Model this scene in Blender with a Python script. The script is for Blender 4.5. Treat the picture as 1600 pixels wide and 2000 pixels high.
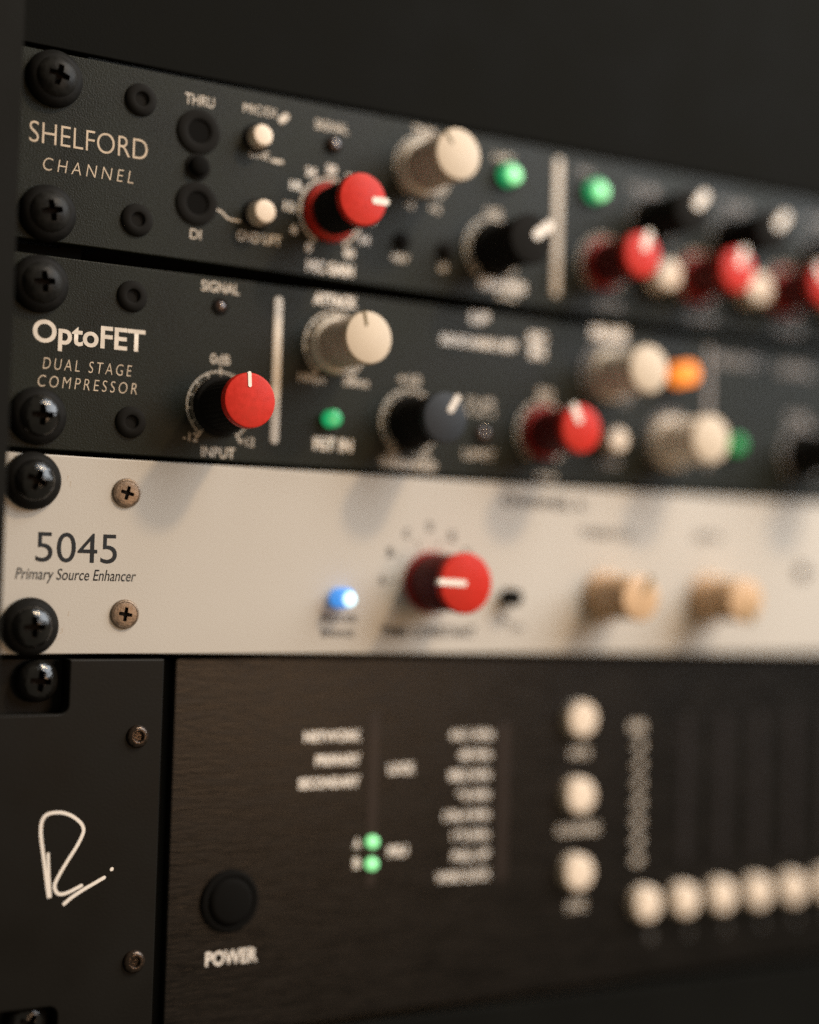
# Close-up of four rack mounted audio processors in a dark equipment rack, shot with a fast 45 mm lens.
# Model space: millimetres (scaled to metres on build). x along the rack, z up, y away from the viewer;
# the front faces of the rack ears lie at y = 0.
import bpy, bmesh, math, random
from mathutils import Vector, Matrix

for o in list(bpy.data.objects): bpy.data.objects.remove(o)
S = 0.001
PI = math.pi
scene = bpy.context.scene
COL = scene.collection
random.seed(5)

# ------------------------------------------------------------------ camera
cam_d = bpy.data.cameras.new("camera")
cam_d.sensor_fit = 'HORIZONTAL'; cam_d.sensor_width = 24.0; cam_d.lens = 45.0
cam_d.clip_start = 0.02; cam_d.clip_end = 20
cam_d.dof.use_dof = True
cam_d.dof.focus_distance = 0.3418
cam_d.dof.aperture_fstop = 1.75
cam = bpy.data.objects.new("camera", cam_d); COL.objects.link(cam)
rgt = Vector((0.86552286, -0.5000825, 0.02806549))
upv = Vector((-0.04427024, -0.02056636, 0.99880787))
fwd = Vector((0.49890913, 0.86573352, 0.03993943))
m = Matrix((rgt, upv, -fwd)).transposed().to_4x4()
m.translation = Vector((-96.07, -330.77, 20.14)) * S
cam.matrix_world = m
scene.camera = cam

# ------------------------------------------------------------------ light
world = bpy.data.worlds.new("World"); scene.world = world; world.use_nodes = True
bg = world.node_tree.nodes["Background"]
bg.inputs[0].default_value = (1.0, 0.88, 0.68, 1); bg.inputs[1].default_value = 0.17

def area(name, loc, target, power, size, color, shape='DISK'):
    l = bpy.data.lights.new(name, 'AREA'); l.energy = power; l.size = size; l.color = color; l.shape = shape
    o = bpy.data.objects.new(name, l); COL.objects.link(o)
    o.location = Vector(loc) * S
    d = (Vector(target) - Vector(loc)).normalized()
    o.rotation_euler = d.to_track_quat('-Z', 'Y').to_euler()
    return o
# warm studio spot, up and to the right in front of the rack: casts the knob shadows down to the left
area("warm_spot", (80 + 397, -530, 20 + 752), (80, 0, 20), 4.9, 0.085, (1.0, 0.70, 0.39))
# large neutral soft box overhead to the right
area("overhead_softbox", (600, -320, 470), (260, 0, 10), 11.3, 0.70, (0.90, 0.95, 1.0), 'SQUARE')
# broad warm lamp further back at panel height: its sheen lies on the left third of the fascias
area("warm_lamp", (342, -660, 30), (60, 0, 20), 1.0, 0.24, (1.0, 0.60, 0.33))

scene.view_settings.view_transform = 'Standard'
scene.view_settings.look = 'None'
scene.view_settings.exposure = 0.0
scene.view_settings.gamma = 1.0
scene.cycles.use_denoising = False          # the fine sampling grain stands in for the film grain
scene.cycles.use_adaptive_sampling = False

# ------------------------------------------------------------------ materials
def mat(name, color, rough=0.5, metal=0.0, spec=0.5, emit=None, estr=0.0, noise=None, bump=None, coat=0.0):
    """noise = (scale, amount, stretch xyz): colour mottling.  bump = (scale, strength, stretch xyz)"""
    mt = bpy.data.materials.new(name); mt.use_nodes = True
    nt = mt.node_tree; N = nt.nodes; L = nt.links
    b = N["Principled BSDF"]
    b.inputs["Base Color"].default_value = (*color, 1)
    b.inputs["Roughness"].default_value = rough
    b.inputs["Metallic"].default_value = metal
    b.inputs["Specular IOR Level"].default_value = spec
    b.inputs["Coat Weight"].default_value = coat
    if emit:
        b.inputs["Emission Color"].default_value = (*emit, 1); b.inputs["Emission Strength"].default_value = estr
    tc = N.new("ShaderNodeTexCoord")
    def tex(scale, stretch, detail=4):
        mp = N.new("ShaderNodeMapping"); mp.inputs["Scale"].default_value = stretch
        n = N.new("ShaderNodeTexNoise"); n.inputs["Scale"].default_value = scale; n.inputs["Detail"].default_value = detail
        L.new(tc.outputs["Object"], mp.inputs[0]); L.new(mp.outputs[0], n.inputs["Vector"])
        return n
    if noise:
        n = tex(noise[0], noise[2] if len(noise) > 2 else (1, 1, 1), 6)
        r = N.new("ShaderNodeMapRange"); r.inputs[1].default_value = .3; r.inputs[2].default_value = .7
        r.inputs[3].default_value = 1 - noise[1]; r.inputs[4].default_value = 1 + noise[1]
        v = N.new("ShaderNodeVectorMath"); v.operation = 'SCALE'; v.inputs[0].default_value = color
        L.new(n.outputs["Fac"], r.inputs[0]); L.new(r.outputs[0], v.inputs["Scale"]); L.new(v.outputs[0], b.inputs["Base Color"])
        r2 = N.new("ShaderNodeMapRange"); r2.inputs[1].default_value = .3; r2.inputs[2].default_value = .7
        r2.inputs[3].default_value = max(.02, rough * .85); r2.inputs[4].default_value = min(1, rough * 1.15)
        L.new(n.outputs["Fac"], r2.inputs[0]); L.new(r2.outputs[0], b.inputs["Roughness"])
    if bump:
        n = tex(bump[0], bump[2] if len(bump) > 2 else (1, 1, 1), 3)
        bp = N.new("ShaderNodeBump"); bp.inputs["Strength"].default_value = bump[1]; bp.inputs["Distance"].default_value = 0.0002
        L.new(n.outputs["Fac"], bp.inputs["Height"]); L.new(bp.outputs[0], b.inputs["Normal"])
    return mt

M = dict(
    green_grey=mat("green_grey_powder_coat", (0.0062, 0.0076, 0.0038), .46, spec=.17, noise=(60, .3), bump=(2600, .5)),
    chassis=mat("black_chassis", (0.02, 0.02, 0.018), .7, spec=.2),
    pale=mat("pale_satin_fascia", (0.505, 0.468, 0.410), .42, spec=.28, noise=(13, .06), bump=(1800, .14)),
    brown=mat("brushed_dark_anodised", (0.0036, 0.0027, 0.0019), .33, metal=.0, spec=.30, noise=(1100, .85, (.13, 1, 1)), bump=(2600, .40, (.08, 1, 1))),
    block=mat("smooth_black_block", (0.0066, 0.0060, 0.0046), .5, spec=.14, noise=(40, .2), bump=(1500, .12)),
    rack=mat("rack_black_steel", (0.0070, 0.0067, 0.0053), .7, spec=.10, noise=(30, .15), bump=(1500, .3)),
    dark=mat("rack_interior", (0.13, 0.128, 0.118), .95, spec=.0, noise=(8, .2)),
    gloss_black=mat("black_oxide_screw", (0.0075, 0.0070, 0.006), .10, spec=.55, noise=(400,.4), bump=(1300, .6)),
    washer=mat("black_nylon_washer", (0.0095, 0.0090, 0.0080), .6, spec=.06, noise=(300,.3), bump=(1200, .2)),
    matt_black=mat("matt_black_plastic", (0.0120, 0.0112, 0.0100), .8, spec=.05),
    hole=mat("socket_black", (0.0070, 0.0066, 0.006), .9, spec=.03),
    nickel=mat("antique_nickel_screw", (0.20, 0.145, 0.10), .38, metal=.55, noise=(900, .35), bump=(2500, .3)),
    red=mat("red_plastic", (0.53, 0.026, 0.015), .40, spec=.13, noise=(700, .10), bump=(3500, .12)),
    darkred=mat("dark_red_plastic", (0.085, 0.007, 0.006), .5, spec=.2),
    cream=mat("cream_plastic", (0.60, 0.49, 0.36), .5, spec=.3, noise=(200, .03), bump=(2500, .05)),
    taupe=mat("taupe_knob_body", (0.55, 0.46, 0.37), .5, spec=.3),
    gold=mat("champagne_knob", (0.58, 0.38, 0.215), .28, spec=.6, noise=(200, .05)),
    slate=mat("slate_cap", (0.017, 0.021, 0.026), .55, spec=.25),
    white=mat("white_ink", (0.66, 0.58, 0.48), .6, spec=.2, noise=(350, .12)),
    dimwhite=mat("grey_ink", (0.30, 0.27, 0.25), .6, spec=.3),
    rail=mat("black_rack_rail", (0.004, 0.004, 0.0035), .8, spec=.03),
    bright=mat("bright_white_ink", (0.86, 0.78, 0.68), .6, spec=.2),
    slot=mat("shaded_cross_slot", (0.010, 0.007, 0.005), .8, spec=.1),
    strip=mat("unlit_meter_strip", (0.021, 0.018, 0.017), .5, spec=.1),
    tan=mat("tan_printed_ink", (0.50, 0.40, 0.29), .6, spec=.2, noise=(400, .18)),
    deepred=mat('deep_red_plastic', (0.30, 0.018, 0.014), .5, spec=.2),
    ivory=mat('ivory_plastic', (0.74, 0.66, 0.55), .5, spec=.25, noise=(200, .03)),
    shaded_black=mat('shaded_black_screw', (0.013, 0.0125, 0.011), .45, spec=.10, noise=(400, .4), bump=(1100, .5)),
    blued=mat('blued_steel_screw', (0.05, 0.035, 0.025), .18, metal=.7, noise=(900, .4), bump=(2000, .5)),
    ink=mat("dark_ink", (0.014, 0.017, 0.020), .5, spec=.2, noise=(350, .2)),
    greyink=mat("grey_print_ink", (0.07, 0.065, 0.06), .5, spec=.2),
    olive=mat("olive_pointer", (0.14, 0.095, 0.025), .5),
    brown_lens=mat("brown_led_lens", (0.022, 0.015, 0.012), .4, spec=.3),
    led_off=mat("unlit_led", (0.06, 0.03, 0.02), .15, spec=.7, coat=.5),
    green_led=mat("lit_green_lens", (0.01, 0.18, 0.06), .3, emit=(0.02, 0.46, 0.15), estr=.75),
    green_core=mat("lit_green_core", (0.2, 0.6, 0.3), .3, emit=(0.30, 0.86, 0.32), estr=1.35),
    green_dim=mat("dim_green_lens", (0.01, 0.20, 0.05), .3, emit=(0.02, 0.40, 0.08), estr=.5),
    orange_led=mat("lit_orange_lens", (0.6, 0.2, 0.04), .4, spec=.2, emit=(0.96, 0.25, 0.03), estr=1.3),
    blue_led=mat("lit_blue_lens", (0.03, 0.18, 0.5), .3, emit=(0.06, 0.34, 0.95), estr=.75),
    blue_core=mat("lit_blue_core", (0.5, 0.8, 1.0), .3, emit=(0.62, 0.90, 1.0), estr=1.3),
    button=mat("pale_push_button", (0.82, 0.68, 0.53), .5, spec=.3),
)

# ------------------------------------------------------------------ mesh helpers
def link(name, bm_or_me, material, parent=None, smooth=True, loc=None, angle=35):
    if isinstance(bm_or_me, bmesh.types.BMesh):
        me = bpy.data.meshes.new(name)
        bmesh.ops.recalc_face_normals(bm_or_me, faces=bm_or_me.faces[:])
        bm_or_me.transform(Matrix.Scale(S, 4)); bm_or_me.to_mesh(me); bm_or_me.free()
        if smooth:
            me.shade_smooth(); me.set_sharp_from_angle(angle=math.radians(angle))
    else: me = bm_or_me
    if not me.materials: me.materials.append(material)
    o = bpy.data.objects.new(name, me); COL.objects.link(o)
    if parent: o.parent = parent
    if loc: o.location = Vector(loc) * S
    return o

def thing(name, label, cat, loc=(0, 0, 0), group=None):
    o = bpy.data.objects.new(name, None); COL.objects.link(o); o.empty_display_size = .01
    o.location = Vector(loc) * S
    o['label'] = label; o['category'] = cat
    if group: o['group'] = group
    return o

def lathe(profile, seg=48, flute=0, depth=0.0, y0=None):
    """profile: (r, y) list revolved round the y axis.  y < 0 is towards the viewer."""
    bm = bmesh.new(); rings = []
    for r, y in profile:
        if r < 1e-6:
            rings.append([bm.verts.new((0, y, 0))])
        else:
            ring = []
            for i in range(seg):
                a = 2 * PI * i / seg
                rr = r - (depth * (0.5 + 0.5 * math.cos(flute * a)) if flute and r > 3 and (y0 is None or y0[0] <= y <= y0[1]) else 0)
                ring.append(bm.verts.new((rr * math.cos(a), y, rr * math.sin(a))))
            rings.append(ring)
    for A, B in zip(rings, rings[1:]):
        if len(A) == 1 and len(B) == 1: continue
        for i in range(seg):
            j = (i + 1) % seg
            if len(A) == 1: bm.faces.new((A[0], B[j], B[i]))
            elif len(B) == 1: bm.faces.new((A[i], A[j], B[0]))
            else: bm.faces.new((A[i], A[j], B[j], B[i]))
    return bm

def prism(outline, y0, y1, bev=0.0, seg=2):
    """outline (x, z) counter-clockwise seen from the front, extruded y0..y1 (y0 = front)"""
    bm = bmesh.new()
    f = bm.faces.new([bm.verts.new((x, y0, z)) for x, z in outline])
    ext = bmesh.ops.extrude_face_region(bm, geom=[f])
    vs = [g for g in ext['geom'] if isinstance(g, bmesh.types.BMVert)]
    bmesh.ops.translate(bm, verts=vs, vec=(0, y1 - y0, 0))
    bmesh.ops.recalc_face_normals(bm, faces=bm.faces[:])
    if bev:
        es = [e for e in bm.edges if all(abs(v.co.y - y0) < 1e-5 for v in e.verts)]
        bmesh.ops.bevel(bm, geom=es, offset=bev, segments=seg, profile=.5, affect='EDGES')
    return bm

def rect(x0, x1, z0, z1): return [(x0, z0), (x1, z0), (x1, z1), (x0, z1)]
def rrect(x0, x1, z0, z1, r, n=6):
    out = []
    for cx, cz, a0 in ((x1 - r, z0 + r, -90), (x1 - r, z1 - r, 0), (x0 + r, z1 - r, 90), (x0 + r, z0 + r, 180)):
        for i in range(n + 1):
            a = math.radians(a0 + 90 * i / n); out.append((cx + r * math.cos(a), cz + r * math.sin(a)))
    return out

def boxes(bxs, bev=0):
    bm = bmesh.new()
    for x0, x1, y0, y1, z0, z1 in bxs:
        g = bmesh.ops.create_cube(bm, size=1)
        bmesh.ops.scale(bm, verts=g['verts'], vec=(x1 - x0, y1 - y0, z1 - z0))
        bmesh.ops.translate(bm, verts=g['verts'], vec=((x0 + x1) / 2, (y0 + y1) / 2, (z0 + z1) / 2))
    if bev: bmesh.ops.bevel(bm, geom=bm.edges[:], offset=bev, segments=2, affect='EDGES')
    return bm

def stroke(pts, w, y, closed=False, bm=None, t=0.05):
    """flat painted line with round ends through (x, z) points"""
    bm = bm or bmesh.new(); P = [Vector((a, b)) for a, b in pts]; n = len(P); L_, R_ = [], []
    for i, p in enumerate(P):
        a = P[i - 1] if i or closed else p; b = P[(i + 1) % n] if i < n - 1 or closed else p
        d = (b - a).normalized(); nn = Vector((-d.y, d.x)) * w / 2
        L_.append(bm.verts.new((p.x + nn.x, y, p.y + nn.y))); R_.append(bm.verts.new((p.x - nn.x, y, p.y - nn.y)))
    for i in range(n if closed else n - 1):
        j = (i + 1) % n; bm.faces.new((R_[i], R_[j], L_[j], L_[i]))
    if not closed:
        for p, q in ((P[0], P[1]), (P[-1], P[-2])):
            a0 = math.atan2((p - q).y, (p - q).x)
            vs = [bm.verts.new((p.x + math.cos(a0 + PI * (k / 8 - .5)) * w / 2, y, p.y + math.sin(a0 + PI * (k / 8 - .5)) * w / 2)) for k in range(9)]
            bm.faces.new(vs)
    return bm

def finish_flat(bm, y, t=0.04):
    for f in bm.faces:
        f.normal_update()
        if f.normal.y > 0: f.normal_flip()
    return bm

def flat(name, bm, material, parent):
    """painted marks: thin plates with their face towards the viewer"""
    finish_flat(bm, 0)
    me = bpy.data.meshes.new(name); bm.transform(Matrix.Scale(S, 4)); bm.to_mesh(me); bm.free()
    me.materials.append(material)
    o = bpy.data.objects.new(name, me); COL.objects.link(o); o.parent = parent
    return o

def smooth_path(pts, n=6):
    out = []
    P = [Vector(p) for p in pts]; P = [2 * P[0] - P[1]] + P + [2 * P[-1] - P[-2]]
    for i in range(1, len(P) - 2):
        for k in range(n):
            t = k / n; a, b, c, d = P[i - 1:i + 3]
            out.append(tuple(.5 * ((2 * b) + (c - a) * t + (2 * a - 5 * b + 4 * c - d) * t * t + (3 * b - a - 3 * c + d) * t ** 3)))
    out.append(tuple(P[-2])); return out

def text(unit, body, cx, cz, width, cap, y=0.0, material=None, bold=0.0, italic=0.0, spacing=1.0, dep=[None]):
    """printed lettering: width and capital height in mm, centred on (cx, cz)"""
    cu = bpy.data.curves.new("lettering", 'FONT'); cu.body = body; cu.size = 1; cu.offset = bold
    cu.space_character = spacing; cu.resolution_u = 5; cu.shear = italic; cu.align_x = 'LEFT'
    tmp = bpy.data.objects.new("tmp", cu); COL.objects.link(tmp)
    bpy.context.view_layer.update()
    me = bpy.data.meshes.new_from_object(tmp.evaluated_get(bpy.context.evaluated_depsgraph_get()))
    bpy.data.objects.remove(tmp); bpy.data.curves.remove(cu)
    xs = [v.co.x for v in me.vertices]; x0, x1 = min(xs), max(xs)
    capu = 0.69                                     # capital height of the built-in face per unit size
    sx = width / (x1 - x0); sz = cap / capu
    for v in me.vertices:
        x, z = v.co.x, v.co.y
        v.co = Vector((((x - (x0 + x1) / 2) * sx + cx) * S, (y - 0.035) * S, ((z - capu / 2) * sz + cz) * S))
    me.update(); me.name = "lettering"; me.materials.clear(); me.materials.append(material or M['white'])
    o = bpy.data.objects.new("lettering", me); COL.objects.link(o); o.parent = unit
    return o

def copy_tree(o, parent=None, loc=None):
    c = o.copy(); COL.objects.link(c); c.parent = parent
    if loc: c.location = Vector(loc) * S
    for ch in o.children: copy_tree(ch, c)
    return c

# ------------------------------------------------------------------ small hardware
def cross_cut(bm, r, w, depth, y, rot):
    """sink a Phillips cross into a head whose front lies near y: returns a mesh made with an exact boolean"""
    me = bpy.data.meshes.new("head"); bmesh.ops.recalc_face_normals(bm, faces=bm.faces[:]); bm.to_mesh(me); bm.free()
    a = bpy.data.objects.new("head_tmp", me); COL.objects.link(a)
    c = bmesh.new()
    pts = [(r, -w), (r, w), (w * 1.2, w * 1.2), (w, r), (-w, r), (-w * 1.2, w * 1.2), (-r, w), (-r, -w), (-w * 1.2, -w * 1.2), (-w, -r), (w, -r), (w * 1.2, -w * 1.2)]
    v0 = [c.verts.new((x, y - 1.5, z)) for x, z in pts]
    v1 = [c.verts.new((x * .62, y + depth, z * .62)) for x, z in pts]
    c.faces.new(v0); c.faces.new(v1)
    for i in range(12): c.faces.new((v0[i], v0[(i + 1) % 12], v1[(i + 1) % 12], v1[i]))
    bmesh.ops.recalc_face_normals(c, faces=c.faces[:])
    c.transform(Matrix.Rotation(math.radians(rot), 4, 'Y'))
    mc = bpy.data.meshes.new("cut"); c.to_mesh(mc); c.free()
    b = bpy.data.objects.new("cut_tmp", mc); COL.objects.link(b)
    md = a.modifiers.new("b", 'BOOLEAN'); md.operation = 'DIFFERENCE'; md.object = b; md.solver = 'EXACT'
    bpy.context.view_layer.update()
    out = bpy.data.meshes.new_from_object(a.evaluated_get(bpy.context.evaluated_depsgraph_get()))
    bpy.data.objects.remove(a); bpy.data.objects.remove(b)
    out.transform(Matrix.Scale(S, 4)); out.shade_smooth(); out.set_sharp_from_angle(angle=math.radians(28))
    return out

def dome(r, h, base, n=9):
    """profile of a domed head, front pole at y = base - h"""
    return [(0, base - h)] + [(r * math.sin(PI / 2 * k / n), base - h * math.cos(PI / 2 * k / n)) for k in range(1, n)] + [(r, base), (r, base + .6), (0, base + .6)]

head_meshes = [cross_cut(lathe(dome(4.7, 2.7, -1.7), 48), 2.9, .72, 2.0, -4.4, rt) for rt in (12, 38, 64, 25)]
shaded_heads = []
def slot_faces(me, material, rmax, test):
    """give the sunk faces of the cross slot their own dark material"""
    me.materials.clear(); me.materials.append(material); me.materials.append(M['slot'])
    for p in me.polygons:
        c = p.center / S; rr = math.hypot(c.x, c.z)
        p.material_index = 1 if rr < rmax and test(rr, c.y) else 0  # slot walls coloured dark: the shade of the recess is painted in
for hm in head_meshes: slot_faces(hm, M['gloss_black'], 3.1, lambda rr, y: y > -1.7 - 2.7 * math.sqrt(max(0, 1 - (rr / 4.7) ** 2)) + .35 and y < -1.72)
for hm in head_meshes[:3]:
    d = hm.copy(); d.materials[0] = M['shaded_black']; shaded_heads.append(d)  # shade on the upper three heads, put into a duller copy of the finish
washer_me = None
def rack_screw(x, z, label, k, washer=True, rz=0, y=0.0):
    global washer_me
    t = thing("rack_screw", label, "screw", (x, y, z), "black screws fixing the units to the rack rail")
    h = bpy.data.objects.new("head", shaded_heads[k] if k < 3 else head_meshes[k % 4]); COL.objects.link(h); h.parent = t
    h.rotation_euler = (0, math.radians(rz), 0)
    if washer:
        if washer_me is None:
            w = link("washer", lathe([(4.2, -2.5), (4.9, -2.35), (5.6, -1.9), (6.25, -1.0), (6.35, -.5), (6.3, -.02), (3, -.02), (3, -2.4), (4.2, -2.5)], 56), M['washer'], t, angle=50)
            washer_me = w.data
        else:
            w = link("washer", washer_me, M['washer'], t)
    return t

# black socket screws in the dark fascias
socket_me = lathe([(0, -.35), (1.35, -.35), (1.5, -.7), (1.62, -1.05), (1.9, -1.15), (2.6, -1.05), (3.3, -.7), (3.55, -.3), (3.6, .0), (3.6, .35), (0, .35)], 40)
socket_obj = None
nickel_me = cross_cut(lathe([(0, -.82), (1.2, -.80), (2.2, -.74), (2.68, -.66), (2.76, -.56), (2.86, -.66), (3.1, -.58), (3.28, -.34), (3.3, -.05), (3.3, .3), (0, .3)], 44), 2.15, .50, .72, -.82, 0)
slot_faces(nickel_me, M['nickel'], 2.5, lambda rr, y: -.70 < y < .2 and rr < 2.3)
def socket_screw(unit, x, z, y=0.0, sc=1.0):
    global socket_obj
    if socket_obj is None:
        s = link("fascia_screw", socket_me, M['matt_black'], unit, angle=40); socket_obj = s.data
    else: s = link("fascia_screw", socket_obj, M['matt_black'], unit)
    s.location = Vector((x, y, z)) * S; s.scale = (sc, 1, sc); return s

def cross_screw(unit, x, z, rz):
    s = link("fascia_screw", nickel_me, M['nickel'], unit, loc=(x, -.05, z)); s.rotation_euler = (0, math.radians(rz), 0); return s

def fluted(r0, r1, ya, yb, n=30):
    return lathe([(0, ya), (r1 - .3, ya), (r1, ya + .3), (r0, yb), (0, yb)], 120, n, .28)

def knob(unit, x, z, r=6.2, L=17.0, style='red', ptr=None, skirt=True, base=0.0, wptr=1.0, lptr=.5, rim=.85):
    """thing > knob > cap, pointer, skirt.  ptr = pointer angle in degrees clockwise from up"""
    bodym, capm, skm, pm = {'red': ('matt_black', 'red', 'red', 'bright'), 'allred': ('darkred', 'red', 'deepred', 'bright'),
                            'redblack': ('matt_black', 'red', 'matt_black', 'bright'), 'cream': ('taupe', 'cream', 'ivory', 'olive'),
                            'creambody': ('ivory', 'cream', 'ivory', 'olive'),
                            'black': ('matt_black', 'matt_black', 'matt_black', 'bright'), 'slate': ('matt_black', 'slate', 'matt_black', 'bright'),
                            'gold': ('gold', 'gold', 'gold', 'olive')}[style]
    k = link("knob", fluted(r * .98, r * .93, -L + 2.0, -.3), M[bodym], unit, loc=(x, base, z), angle=60)
    k['label'] = {'red': 'black fluted knob with red cap', 'allred': 'all red knob', 'redblack': 'black fluted knob with bright red cap',
                  'cream': 'cream knob with taupe grip', 'creambody': 'plain cream knob', 'black': 'black knob with white pointer',
                  'slate': 'black knob with slate blue cap', 'gold': 'champagne gold knob'}[style]
    link("cap", lathe([(0, -L), (r - .55, -L), (r - .2, -L + .12), (r, -L + .5), (r, -L + 2.0), (r - .3, -L + 2.3), (0, -L + 2.3)], 64), M[capm], k, angle=40)
    if skirt:
        link("skirt", lathe([(r * .8, -2.2), (r + rim * .5, -1.9), (r + rim, -.9), (r + rim + .05, -.05), (r * .8, -.05), (r * .8, -2.2)], 64), M[skm], k, angle=40)
    if ptr is not None:
        a = math.radians(90 - ptr); c, s = math.cos(a), math.sin(a)
        bm = stroke([(c * r * (1 - lptr * 1.0), s * r * (1 - lptr)), (c * (r - .15), s * (r - .15))], wptr, 0)
        ext = bmesh.ops.extrude_face_region(bm, geom=bm.faces[:])
        bmesh.ops.translate(bm, verts=[g for g in ext['geom'] if isinstance(g, bmesh.types.BMVert)], vec=(0, -.16, 0))
        bmesh.ops.translate(bm, verts=bm.verts[:], vec=(0, -L + .04, 0))
        link("pointer", bm, M[pm], k, smooth=False)
        # the pointer line runs over the rim and down the side of the cap
        bm = boxes([(-wptr / 2, wptr / 2, -L + .45, -L + 2.0, r - .25, r + .05)])
        bm.transform(Matrix.Rotation(-(a - PI / 2), 4, 'Y'))
        link("pointer", bm, M[pm], k, smooth=False)
    return k

def arc_pts(x, z, r, a0, a1, n=40):
    return [(x + r * math.sin(math.radians(a0 + (a1 - a0) * i / n)), z + r * math.cos(math.radians(a0 + (a1 - a0) * i / n))) for i in range(n + 1)]

def dial(unit, x, z, r=8.0, inner=.95, ticks=13, span=145, w=.30, material=None, long=(), ext=1.1, y=0.0, double=True):
    """printed scale round a knob: two arcs joined by ticks"""
    bm = bmesh.new(); yy = y - .035
    stroke(arc_pts(x, z, r, -span, span), w, yy, bm=bm)
    if double: stroke(arc_pts(x, z, r - inner, -span, span), w * .8, yy - .004, bm=bm)
    for i in range(ticks):
        a = math.radians(-span + 2 * span * i / (ticks - 1))
        r0 = r - inner; r1 = r + (ext if i in long else 0)
        if not double: r0 = r - inner * .3; r1 = r + .7
        stroke([(x + r0 * math.sin(a), z + r0 * math.cos(a)), (x + r1 * math.sin(a), z + r1 * math.cos(a))], w, yy - .008, bm=bm)
    return flat("dial_scale", bm, material or M['white'], unit)

def button(unit, x, z, r, L, material, base=0.0, rim=True, round_=.6, name="push_button", core=None, label=None):
    n = 6
    prof = [(0, -L - .25 * r * .3)] + [(r - round_ + round_ * math.sin(PI / 2 * k / n), -L + round_ * (1 - math.cos(PI / 2 * k / n))) for k in range(n + 1)] + [(r, 0)]
    b = link(name, lathe(prof, 40), material, unit, loc=(x, base, z), angle=50)
    if label: b['label'] = label
    if rim:
        link("bezel", lathe([(r + .05, -.3), (r + .15, -.75), (r + .7, -.7), (r + .95, -.35), (r + 1.0, .0), (r + .05, .0), (r + .05, -.3)], 40), M['matt_black'], b, angle=40)
    if core:
        link("lamp", lathe([(0, -L - .75), (r * .4, -L - .68), (r * .66, -L - .45), (r * .74, -L - .1), (r * .5, -L + .1), (0, -L + .1)], 24), core, b, loc=(.25 * r, 0, -.12 * r))
    return b

def led(unit, x, z, r, material, base=0.0, name="indicator_lamp", h=1.0, label=None, bez=True):
    b = link(name, lathe([(0, -h - r * .5)] + [(r * math.sin(PI / 2 * k / 6), -h - r * .5 * math.cos(PI / 2 * k / 6)) for k in range(1, 7)] + [(r, .0)], 28), material, unit, loc=(x, base, z), angle=60)
    if label: b['label'] = label
    if bez: link("bezel", lathe([(r + .02, -.5), (r + .35, -.6), (r + .8, -.3), (r + .85, 0), (r + .02, 0), (r + .02, -.5)], 28), M['matt_black'], b)
    return b

# ================================================================== THE RACK
rack = thing("equipment_rack", "dark steel equipment rack holding the audio units", "rack", (0, 0, 0))
def rk(name, bm, material=None, **k): return link(name, bm, material or M['rack'], rack, **k)
rk("side_frame", boxes([(-34, -9.4, -12.5, 40, -260, 330)], .5))
rk("side_frame", boxes([(476.5, 500, -12.5, 40, -260, 330)], .5))
def rail(x0, x1):
    """rack rail: strip with the square cage-nut holes left open"""
    cx = (x0 + x1) / 2; bx = [(x0, cx - 4.8, 4.2, 6.2, -260, 330), (cx + 4.8, x1, 4.2, 6.2, -260, 330)]
    zs = []
    for u in range(-5, 8):
        for d in (6.35, 22.22, 38.1): zs.append(u * 44.45 + d)
    prev = -260
    for z in zs:
        if z - 4.8 > prev: bx.append((cx - 4.8, cx + 4.8, 4.2, 6.2, prev, z - 4.8))
        prev = z + 4.8
    bx.append((cx - 4.8, cx + 4.8, 4.2, 6.2, prev, 330))
    return rk("rail", boxes(bx), M["rail"])
rail(-9.8, 9.8); rail(456, 475.6)
rk("side_panel", boxes([(-36, -34, -1, 420, -260, 330)]), M['dark'])
rk("side_panel", boxes([(500, 502, -1, 420, -260, 330)]), M['dark'])
rk("back_panel", boxes([(-36, 502, 420, 423, -260, 330)]), M['dark'])
rk("top_panel", boxes([(-36, 502, -1, 423, 330, 333)]), M['dark'])
rk("bottom_panel", boxes([(-36, 502, -1, 423, -263, -260)]), M['dark'])

# ================================================================== UNIT 1: top dark unit
u1 = thing("audio_processor", "topmost grey-green rack unit marked SHELFORD CHANNEL", "audio unit", group="rack mounted audio units")
X1 = 474.6
link("front_panel", prism(rrect(-8.2, X1, 90.9, 133.0, .6), 0, 3.2, .25), M['green_grey'], u1, angle=20)
link("chassis", boxes([(14, 452, 3.2, 260, 91.5, 132)]), M['chassis'], u1, smooth=False)
text(u1, "SHELFORD", 9.5, 114.65, 27.2, 4.75, bold=-.009, material=M["tan"])
text(u1, "CHANNEL", 9.6, 107.9, 20.8, 2.9, spacing=1.45, italic=.15, bold=-.012, material=M["tan"])
for x, z in ((21.05, 125.9), (21.1, 98.35)): socket_screw(u1, x, z, sc=1.05)
text(u1, "THRU", 35.3, 128.35, 7.2, 2.5)
text(u1, "DI", 35.4, 97.1, 2.7, 2.3)
def jack(x, z, r, nm="jack_socket"):
    j = link(nm, lathe([(r * .55, 1.0), (r * .55, -.7), (r * .62, -.85), (r * .9, -.8), (r, -.5), (r, .0), (r * .55, .9)], 48), M['matt_black'], u1, loc=(x, 0, z), angle=40)
    link("bore", lathe([(0, -.35), (r * .56, -.35), (r * .56, -.2), (0, -.2)], 40), M['hole'], j)
    return j
jack(35.3, 121.0, 5.2); jack(35.4, 104.2, 5.0)
led(u1, 35.35, 112.75, 2.3, M['hole'], name="thumb_screw", h=1.2)
flat("route_line", stroke(smooth_path([(39.9, 103.6), (41.4, 103.3), (42.6, 102.4), (43.6, 101.8), (46.4, 101.6)]), .42, -.035), M['white'], u1)
button(u1, 49.9, 121.8, 2.55, 4.0, M['button'], label="cream button below MIC/DI")
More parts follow.
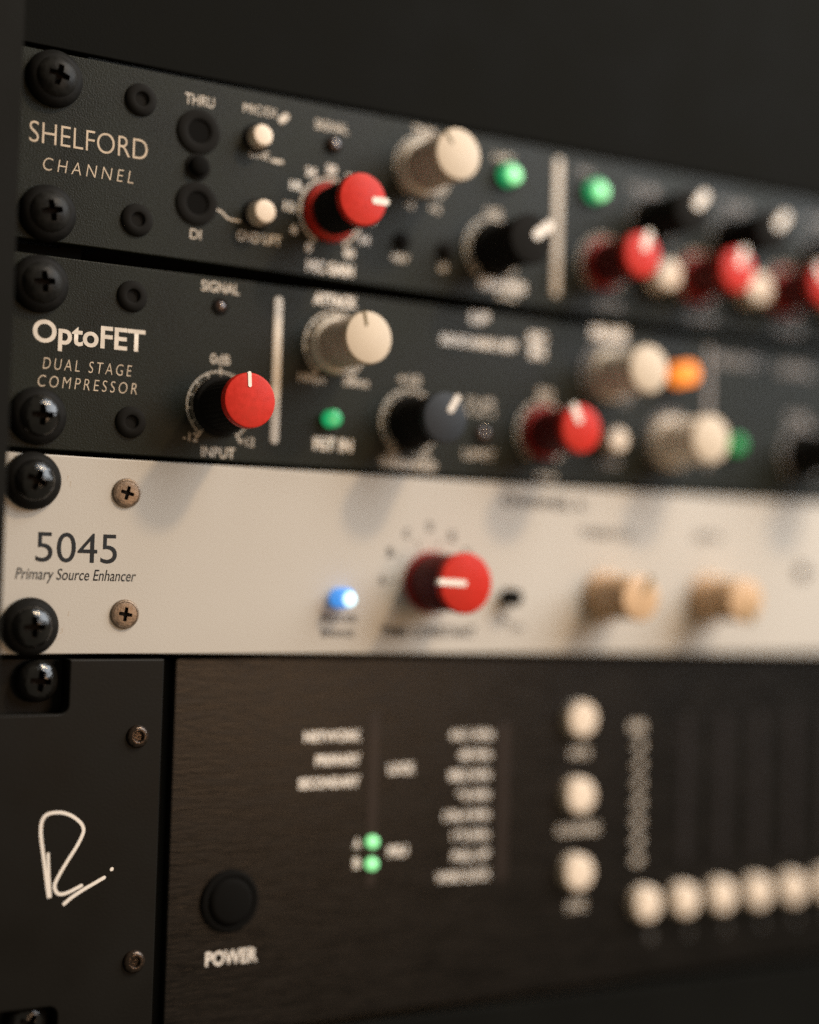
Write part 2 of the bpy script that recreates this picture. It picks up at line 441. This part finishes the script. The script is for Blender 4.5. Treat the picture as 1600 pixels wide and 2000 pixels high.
button(u1, 50.6, 103.7, 2.75, 5.0, M['button'], label="cream button above GND LIFT")
text(u1, "MIC/DI", 50.5, 128.7, 8.3, 2.1)
flat("legend_mark", stroke([(56.3, 127.4), (57.4, 128.4)], 1.7, -.035), M['white'], u1)
text(u1, "LINE", 50.9, 118.2, 5.0, 1.9)
flat("legend_mark", stroke([(54.3, 117.3), (56.7, 117.3)], .8, -.035), M['white'], u1)
text(u1, "GND LIFT", 51.4, 98.3, 11.4, 2.3, bold=.01)
text(u1, "SIGNAL", 69.7, 128.1, 8.9, 2.2, bold=.01)
led(u1, 70.1, 123.6, 1.4, M['led_off'])
# mic gain
knob(u1, 70.0, 107.0, 6.2, 17, 'red', 88, wptr=1.7, lptr=.5)
dial(u1, 70.0, 107.0, 8.2, .8, 11, 150, double=False, w=.55)
for i, s in enumerate(("0", "6", "12", "18", "24", "30", "36", "42", "48", "54", "60")):
    a = math.radians(-150 + 30 * i)
    text(u1, s, 70.0 + 11.0 * math.sin(a), 107.0 + 10.6 * math.cos(a), 1.1 * len(s) + .6, 2.0, bold=.04, material=M['bright'])
text(u1, "MIC GAIN", 70.4, 93.5, 12.7, 2.6, bold=.045, material=M["bright"])
# trim
knob(u1, 95.7, 121.8, 6.3, 17, 'cream', -38, wptr=.75, lptr=.5)
dial(u1, 95.7, 121.8, 8.2, 1.0, 13, 145, w=.34)
text(u1, "TRIM", 95.6, 131.3, 6.5, 1.9, bold=.02); text(u1, "-6     +6", 96.0, 112.3, 10.0, 1.9, bold=.02)
for x, z, s, w in ((90.1, 102.6, "48V", 5.2), (102.7, 101.8, "Ø", 2.2)):
    button(u1, x, z, 1.5, 2.2, M['matt_black'], label="small black push button")
    text(u1, s, x - .4, z - 4.1, w, 1.9, bold=.02)
button(u1, 120.6, 123.9, 2.7, 3.0, M['green_led'], core=M['green_core'], label="lit green button left of the white line")
text(u1, "HPF", 119.8, 128.4, 6.0, 1.8, bold=.01)
knob(u1, 117.8, 104.2, 6.4, 17, 'black', 52, wptr=2.5, lptr=.72)
dial(u1, 117.0, 104.0, 8.3, 1.3, 13, 145, w=.42)
text(u1, "160", 117.0, 113.8, 4.5, 1.9, bold=.02)
text(u1, "HIGH PASS", 120.4, 95.2, 14.0, 2.4, bold=.06, material=M["bright"]); text(u1, "Hz", 122.0, 92.6, 6.0, 1.6, bold=.02)
def divider(u, x, z0, z1, w, material=None): return link("divider_line", prism(rrect(x - w / 2, x + w / 2, z0, z1, w * .45), -.22, .2, .08), material or M['white'], u)
divider(u1, 137.15, 94.4, 131.2, 2.3)
button(u1, 148.5, 123.9, 2.8, 3.0, M['green_led'], core=M['green_core'], label="lit green button right of the white line")
text(u1, "IN", 146.0, 128.9, 4.0, 2.0, bold=.01, material=M['dimwhite'])
for i, x in enumerate((152.6, 185.4, 218.2, 251.0)):
    knob(u1, x, 104.6, 5.9, 17, 'allred' if i else 'allred', (18, 18, -30, 10)[i], wptr=2.4, lptr=.6)
    dial(u1, x, 104.6, 8.0, 1.0, 11, 145, w=.3)
    text(u1, ("35 Hz", "LMF", "HMF", "kHz")[i], x + 2.4, 93.9, (8.6, 9.5, 9.5, 9)[i], 2.0, material=M['dimwhite'], bold=.02)
    knob(u1, x + (16.6, 12.6, 14, 14)[i], (118.8, 117.4, 116, 116)[i], 5.8, 17, 'black', (42, 45, 40, 10)[i], wptr=3.0, lptr=.6)
    dial(u1, x + (16.6, 12.6, 14, 14)[i], (118.8, 117.4, 116, 116)[i], 7.8, .9, 11, 140, w=.25, material=M['dimwhite'])
    text(u1, ("15 dB", "15 dB", "15 dB", "15 dB")[i], x + 13.4, 127.2, 9, 2.2, material=M['dimwhite'], bold=.02)
    button(u1, x + 17.8, 103.4, 4.1, 6.5, M['button'], label="cream button right of a red knob")

# ================================================================== UNIT 2
u2 = thing("audio_processor", "grey-green rack unit marked OptoFET dual stage compressor, second from top", "audio unit", group="rack mounted audio units")
link("front_panel", prism(rrect(-8.6, X1, 45.1, 87.7, .6), 0, 3.2, .25), M['green_grey'], u2, angle=20)
link("chassis", boxes([(14, 452, 3.2, 260, 46, 86.5)]), M['chassis'], u2, smooth=False)
text(u2, "OptoFET", 11.2, 71.0, 25.8, 4.75, bold=.022)
text(u2, "DUAL STAGE", 11.0, 64.0, 20.4, 2.6, spacing=1.42, italic=.15, bold=-.010, material=M["tan"])
text(u2, "COMPRESSOR", 11.2, 60.05, 22.7, 2.6, spacing=1.42, italic=.15, bold=-.010, material=M["tan"])
for x, z in ((20.65, 80.9), (21.3, 52.4)): socket_screw(u2, x, z)
text(u2, "SIGNAL", 42.0, 85.45, 9.5, 2.4, bold=.01)
led(u2, 42.1, 81.0, 1.2, M['led_off'], h=.4)
text(u2, "0dB", 42.6, 68.7, 4.9, 2.3)
text(u2, "-12", 35.8, 50.1, 3.6, 2.0); text(u2, "+12", 49.8, 49.9, 4.1, 2.0); text(u2, "INPUT", 42.8, 46.95, 8.4, 2.4, bold=.005)
knob(u2, 43.0, 57.7, 6.25, 17, 'redblack', -4, wptr=.85, lptr=.46)
dial(u2, 42.75, 57.7, 8.05, 1.1, 13, 145, long=(0, 6, 12), w=.27)
divider(u2, 56.95, 49.9, 85.0, 2.25)
knob(u2, 72.6, 74.8, 6.15, 17, 'cream', -14, wptr=.72, lptr=.5)
dial(u2, 72.3, 74.7, 8.2, 1.35, 13, 145, long=(0, 12), w=.42)
text(u2, "ATTACK", 72.1, 85.75, 11.8, 2.5, bold=.045, material=M["bright"])
text(u2, "100µs", 66.4, 66.4, 7.2, 2.0, bold=.015); text(u2, "30ms", 78.4, 66.5, 6.9, 2.0, bold=.015)
button(u2, 71.5, 56.9, 2.1, 3.0, M['green_led'], rim=False, label="lit green button above FET IN")
text(u2, "FET IN", 72.6, 50.8, 10.4, 2.8, bold=.04, material=M["bright"])
knob(u2, 94.1, 57.7, 6.1, 17, 'slate', 32, wptr=1.5, lptr=.62)
dial(u2, 93.8, 57.6, 8.2, 1.3, 13, 145, w=.42)
text(u2, "THRESHOLD", 93.7, 47.2, 16.5, 2.0, bold=.035); text(u2, "-20     +20", 93.4, 49.5, 13.2, 1.7, bold=.01)
text(u2, "+10", 93.4, 68.3, 6.4, 2.2, bold=.02)
text(u2, "10 dB", 114.6, 64.5, 8.2, 1.7, bold=.01); text(u2, "1.5:1", 114.6, 62.0, 8.2, 1.7, bold=.01); text(u2, "LIMIT", 114.7, 51.0, 9.6, 2.2, bold=.01)
led(u2, 115.2, 56.2, 1.6, M['led_off'])
text(u2, "LF", 113.6, 86.0, 5.6, 2.4, bold=.08, material=M["bright"])
text(u2, "SIDECHAIN HPF", 113.7, 79.6, 23.0, 2.1, bold=.05, material=M["bright"])
text(u2, "S/C", 131.7, 82.5, 5.6, 2.4, bold=.07, material=M["bright"]); text(u2, "IN", 131.8, 78.9, 4.6, 2.4, bold=.07, material=M["bright"])
knob(u2, 134.4, 57.9, 6.1, 17, 'allred', -25, wptr=2.0, lptr=.6)
dial(u2, 134.2, 57.9, 8.2, 1.4, 13, 145, w=.42)
text(u2, "50", 134.6, 68.2, 4.8, 2.4, bold=.02); text(u2, "ms", 135.6, 46.9, 6.0, 1.9, bold=.01)
button(u2, 155.5, 57.3, 3.1, 5.0, M['button'], label="small cream button beside the red knob")
text(u2, "FAST", 156.6, 51.2, 7.0, 1.9, bold=.01, material=M['dimwhite'])
knob(u2, 155.6, 75.0, 6.2, 17, 'creambody', None)
dial(u2, 155.6, 75.0, 9.3, 1.3, 13, 145, w=.42, material=M['dimwhite'])
text(u2, "RELEASE", 155.0, 86.2, 11.8, 2.7, bold=.06, material=M["bright"])
button(u2, 178.4, 77.1, 3.1, 6.5, M['orange_led'], label="lit orange button")
knob(u2, 177.0, 58.2, 6.4, 17, 'creambody', None)
dial(u2, 177.0, 58.2, 8.6, 1.2, 13, 145, w=.3, material=M['dimwhite'])
button(u2, 199.6, 59.2, 2.4, 3.0, M['green_dim'], label="dim green button behind the cream knob")
divider(u2, 190.3, 51.8, 86.2, 1.5, M['dimwhite'])
text(u2, "BLEND", 201.3, 83.0, 16.0, 3.0, bold=.01, material=M['dimwhite']); text(u2, "LEVEL", 223.3, 82.6, 14.0, 3.0, bold=.01, material=M['dimwhite'])
text(u2, "0dB", 224.3, 68.6, 8.0, 2.4, bold=.01, material=M['dimwhite'])
knob(u2, 227.5, 58.0, 6.2, 17, 'black', 10)
dial(u2, 227.0, 58.0, 9.0, 1.4, 13, 145, w=.42, material=M['dimwhite'])

# ================================================================== UNIT 3: pale fascia
u3 = thing("audio_processor", "pale cream rack unit marked 5045 Primary Source Enhancer", "audio unit", group="rack mounted audio units")
link("front_panel", prism(rrect(-8.9, X1, .25, 44.0, .6), 0, 3.2, .3), M['pale'], u3, angle=20)
link("chassis", boxes([(14, 452, 3.2, 260, 1.0, 43)]), M['chassis'], u3, smooth=False)
text(u3, "5045", 10.0, 23.75, 18.5, 6.5, material=M['ink'])
text(u3, "Primary Source Enhancer", 10.2, 17.8, 27.4, 2.45, material=M['ink'], italic=.22, bold=.004)
for pts in ([(6.7, 4.6), (7.2, 5.0), (7.5, 5.7), (7.3, 6.0), (7.1, 5.6)], [(6.4, 3.3), (6.9, 3.8)], [(7.3, 38.6), (7.5, 39.6)], [(8.0, 37.2), (8.1, 38.4)], [(8.6, 8.6), (8.7, 9.6)]):
    flat("scuff_mark", stroke(smooth_path(pts, 3), .10, -.02), M['tan'], u3)
cross_screw(u3, 20.95, 36.4, 14); cross_screw(u3, 21.5, 9.2, 8)
button(u3, 75.4, 13.8, 2.45, 4.6, M['blue_led'], rim=False, core=M['blue_core'], label="lit blue push button")
text(u3, "PROCESS", 75.8, 8.8, 9.6, 1.7, material=M['greyink'], bold=.025); text(u3, "ENGAGE", 75.5, 5.2, 8.8, 1.7, material=M['greyink'], bold=.025)
knob(u3, 101.2, 18.1, 7.4, 17, 'allred', -88, wptr=1.6, lptr=.9, rim=.3)
text(u3, "TIME CONSTANT", 101.1, 5.7, 27.8, 2.5, material=M['greyink'], bold=.04)
for s, x, z in (("A", 87.3, 18.4), ("B", 89.4, 25.2), ("C", 93.9, 30.0), ("D", 100.6, 32.0), ("E", 107.2, 29.8), ("F", 111.7, 25.4)):
    text(u3, s, x, z, 1.8, 2.1, material=M['greyink'], bold=.05)
bm = bmesh.new()
for a in range(-90, 91, 36):
    q = math.radians(a); stroke([(100.3 + 8.8 * math.sin(q), 18.1 + 8.8 * math.cos(q)), (100.3 + 10.8 * math.sin(q), 18.1 + 10.8 * math.cos(q))], .28, -.035, bm=bm)
flat("dial_scale", bm, M['greyink'], u3)
button(u3, 124.2, 14.7, 2.2, 4.5, M['matt_black'], rim=False, label="small black push button")
text(u3, "IN", 124.0, 8.6, 2.8, 1.6, material=M['greyink'], bold=.025); text(u3, "OUT", 127.6, 6.7, 4.2, 1.7, material=M['greyink'], bold=.025)
text(u3, "CHANNEL A", 135.2, 39.7, 27.0, 2.8, material=M['greyink'], bold=.04)
text(u3, "THRESHOLD", 156.0, 32.3, 18.6, 2.4, material=M['greyink'], bold=.025); text(u3, "DEPTH", 191.1, 32.5, 10.0, 2.4, material=M['greyink'], bold=.025)
for x, a in ((155.3, 30), (191.3, 160)):
    knob(u3, x, 15.4, 6.0, 16, 'gold', a, wptr=1.8, lptr=.6)
    bm = bmesh.new()
    for d in range(-140, 141, 28):
        q = math.radians(d); stroke([(x + 7.6 * math.sin(q), 15.4 + 7.6 * math.cos(q)), (x + 9.0 * math.sin(q), 15.4 + 9.0 * math.cos(q))], .25, -.035, bm=bm)
    flat("dial_scale", bm, M['greyink'], u3)
led(u3, 227.2, 23.8, 1.4, M['led_off'], h=.4)

# ================================================================== UNIT 4: network unit, two spaces high
u4 = thing("audio_processor", "tall dark network audio unit with brushed brown fascia, bottom of the stack", "audio unit", group="rack mounted audio units")
def arc(cx, cz, r, a0, a1, n=6): return [(cx + r * math.cos(math.radians(a0 + (a1 - a0) * i / n)), cz + r * math.sin(math.radians(a0 + (a1 - a0) * i / n))) for i in range(n + 1)]
# end block with the two rounded notches that clear the rack screws
blk = [(-8.4, -12.6)] + [(-8.4, -75.6)] + arc(6.6, -77.6, 2.0, 90, 0) + [(8.6, -88.6), (30.4, -88.6), (30.4, -.75), (8.6, -.75)] + arc(6.6, -10.6, 2.0, 0, -90)
link("end_block", prism(blk, -2.6, 3.0, .35), M['block'], u4, angle=20)
link("rack_ear", prism(rrect(-8.4, 9.5, -88.4, -1.0, .5), 3.02, 4.1, .1), M['block'], u4, angle=20)
link("fascia", prism(rrect(35.4, 446, -88.3, -.9, .8), 3.2, 7.0, .3), M['brown'], u4, angle=20)
link("end_block", prism(rrect(451, X1, -88.6, -.75, .6), -2.6, 3.0, .35), M['block'], u4, angle=20)
link("chassis", boxes([(14, 452, 7.0, 300, -88, -1.6)]), M['chassis'], u4, smooth=False)
for x, z in ((24.6, -17.9), (25.6, -67.7)): 
    sk = socket_screw(u4, x, z, -2.6, .72)
    sk.material_slots[0].link = 'OBJECT'; sk.material_slots[0].material = M['blued']
y4 = 3.2
logo = stroke(smooth_path([(5.72, -51.85), (5.12, -48.37), (4.37, -43.66), (3.65, -39.5), (3.46, -37.29), (3.72, -35.38), (4.66, -34.2), (6.48, -33.83), (8.48, -34.04), (10.51, -34.93), (12.29, -36.41), (12.98, -37.85), (12.68, -39.22), (11.61, -41.37), (9.72, -44.3), (8.11, -46.94), (7.06, -49.07), (7.05, -50.31), (7.71, -51.32), (8.85, -51.55), (10.27, -51.19), (11.68, -50.58), (12.95, -50.01)]), .75, -2.64)
stroke([(6.05, -51.85), (5.6, -47.31), (5.25, -42.61)], .62, -2.645, bm=logo)
stroke(smooth_path([(9.2, -53.7), (10.88, -52.4), (13.41, -50.94), (15.98, -49.7), (18.04, -48.65)]), .78, -2.64, bm=logo)
stroke([(19.68, -47.0), (19.78, -46.9)], .78, -2.64, bm=logo)
flat("logo", logo, M['bright'], u4)
pb = link("power_button", lathe([(0, -1.8), (4.2, -1.9), (5.1, -1.6), (5.6, -.9), (5.7, .1), (0, .1)], 48), M['hole'], u4, loc=(50.7, y4, -57.6), angle=40)
link("bezel", lathe([(5.7, .1), (5.7, -.9), (6.2, -1.2), (7.1, -.9), (7.4, -.2), (7.4, .1)], 48), M['hole'], pb, angle=40)
text(u4, "POWER", 51.7, -70.6, 13.1, 3.1, y=y4, bold=.03, material=M["bright"])
for s, x, z, w in (("NETWORK", 76.6, -19.9, 15.6), ("PRIMARY", 78.3, -25.7, 12.4), ("SECONDARY", 76.1, -31.1, 16.8), ("LOCK", 96.2, -28.5, 7.6), ("A", 84.2, -46.3, 1.9), ("B", 84.3, -51.1, 1.9), ("PSU", 95.7, -48.9, 5.6)):
    text(u4, s, x, z, w, 2.3, y=y4, bold=.05, material=M["bright"])
for i, (s, x, w) in enumerate((("44.1 kHz", 116.7, 13.2), ("48 kHz", 117.9, 9.9), ("88.2 kHz", 116.5, 12.6), ("96 kHz", 117.7, 10.0), ("176.4 kHz", 115.9, 13.8), ("192 kHz", 117.2, 11.0), ("PULL UP", 117.3, 11.0), ("WORD CLOCK", 115.2, 16.0))):
    text(u4, s, x, -20.6 - 5.12 * i, w, 2.05, y=y4, bold=.05, material=M["bright"])
link("lamp_strip", prism(rrect(86.8, 89.5, -57.0, -14.6, .5), y4 - .15, y4 + .2, .05), M['brown_lens'], u4, angle=20)
for z in (-46.1, -51.5): led(u4, 88.15, z, 1.45, M['green_core'], base=y4, label="lit green lamp", bez=False)
link("lamp_strip", prism(rrect(125.0, 128.2, -58.5, -18.2, .5), y4 - .15, y4 + .2, .05), M['brown_lens'], u4, angle=20)
for z, s, w in ((-17.2, "RATE", 6.0), (-37.5, "CLOCK SRC", 13.6), (-57.7, "SYNC", 6.0)):
    button(u4, 149.6, z, 4.6, 3.4, M['button'], base=y4, rim=False, label="large cream button of the column of three")
    text(u4, s, 151.0, z - 9.2, w, 2.1, y=y4, bold=.05, material=M['white'])
for i, s in enumerate(("0dB", "-3", "-6", "-12", "-18", "-24", "-42", "-60")):
    text(u4, s, 170.8 + (-.6 if i == 0 else .2), -20.0 - 5.15 * i, 4.8 if i == 0 else 3.4, 2.2, y=y4, bold=.07, material=M['white'])
for i in range(8):
    x = 173.0 + 13.45 * i
    seg = link("level_meter", prism(rrect(x + 13.0, x + 16.2, -58.5, -17.0, .5), y4 - .15, y4 + .2, .05), M['strip'], u4, angle=20)
    seg['label'] = "unlit level meter strip"
    for k in range(6): link("segment", boxes([(x + 13.4, x + 15.8, y4 - .35, y4 - .14, -57.8 + 6.8 * k, -52.6 + 6.8 * k)], .1), M['strip'], seg, smooth=False)
    button(u4, x, -67.9, 4.5, 3.4, M['button'], base=y4, rim=False, round_=.8, label="cream button of the bottom row")
    text(u4, str(i + 1), x + 3.6, -77.5, 2.2, 2.6, y=y4, bold=.03, material=M['greyink'])
# blank plate filling the next space below
M['plate'] = mat('black_plate', (0.0072, 0.0072, 0.0062), .85, spec=.03, noise=(40, .15), bump=(2000, .3))
bp = thing("blank_plate", "plain black blanking plate below the network unit", "blank plate")
link("plate", prism(rrect(-8.4, X1, -133.0, -89.7, .6), 0, 2.4, .25), M['plate'], bp, angle=20)

tp = thing("blank_plate", "plain black blanking plate filling the dark space above the top unit", "blank plate")
link("plate", prism(rrect(-8.4, X1, 134.6, 266.5, .6), 1.6, 3.8, .25), M['plate'], tp, angle=20)

# ================================================================== screws holding the units to the rail
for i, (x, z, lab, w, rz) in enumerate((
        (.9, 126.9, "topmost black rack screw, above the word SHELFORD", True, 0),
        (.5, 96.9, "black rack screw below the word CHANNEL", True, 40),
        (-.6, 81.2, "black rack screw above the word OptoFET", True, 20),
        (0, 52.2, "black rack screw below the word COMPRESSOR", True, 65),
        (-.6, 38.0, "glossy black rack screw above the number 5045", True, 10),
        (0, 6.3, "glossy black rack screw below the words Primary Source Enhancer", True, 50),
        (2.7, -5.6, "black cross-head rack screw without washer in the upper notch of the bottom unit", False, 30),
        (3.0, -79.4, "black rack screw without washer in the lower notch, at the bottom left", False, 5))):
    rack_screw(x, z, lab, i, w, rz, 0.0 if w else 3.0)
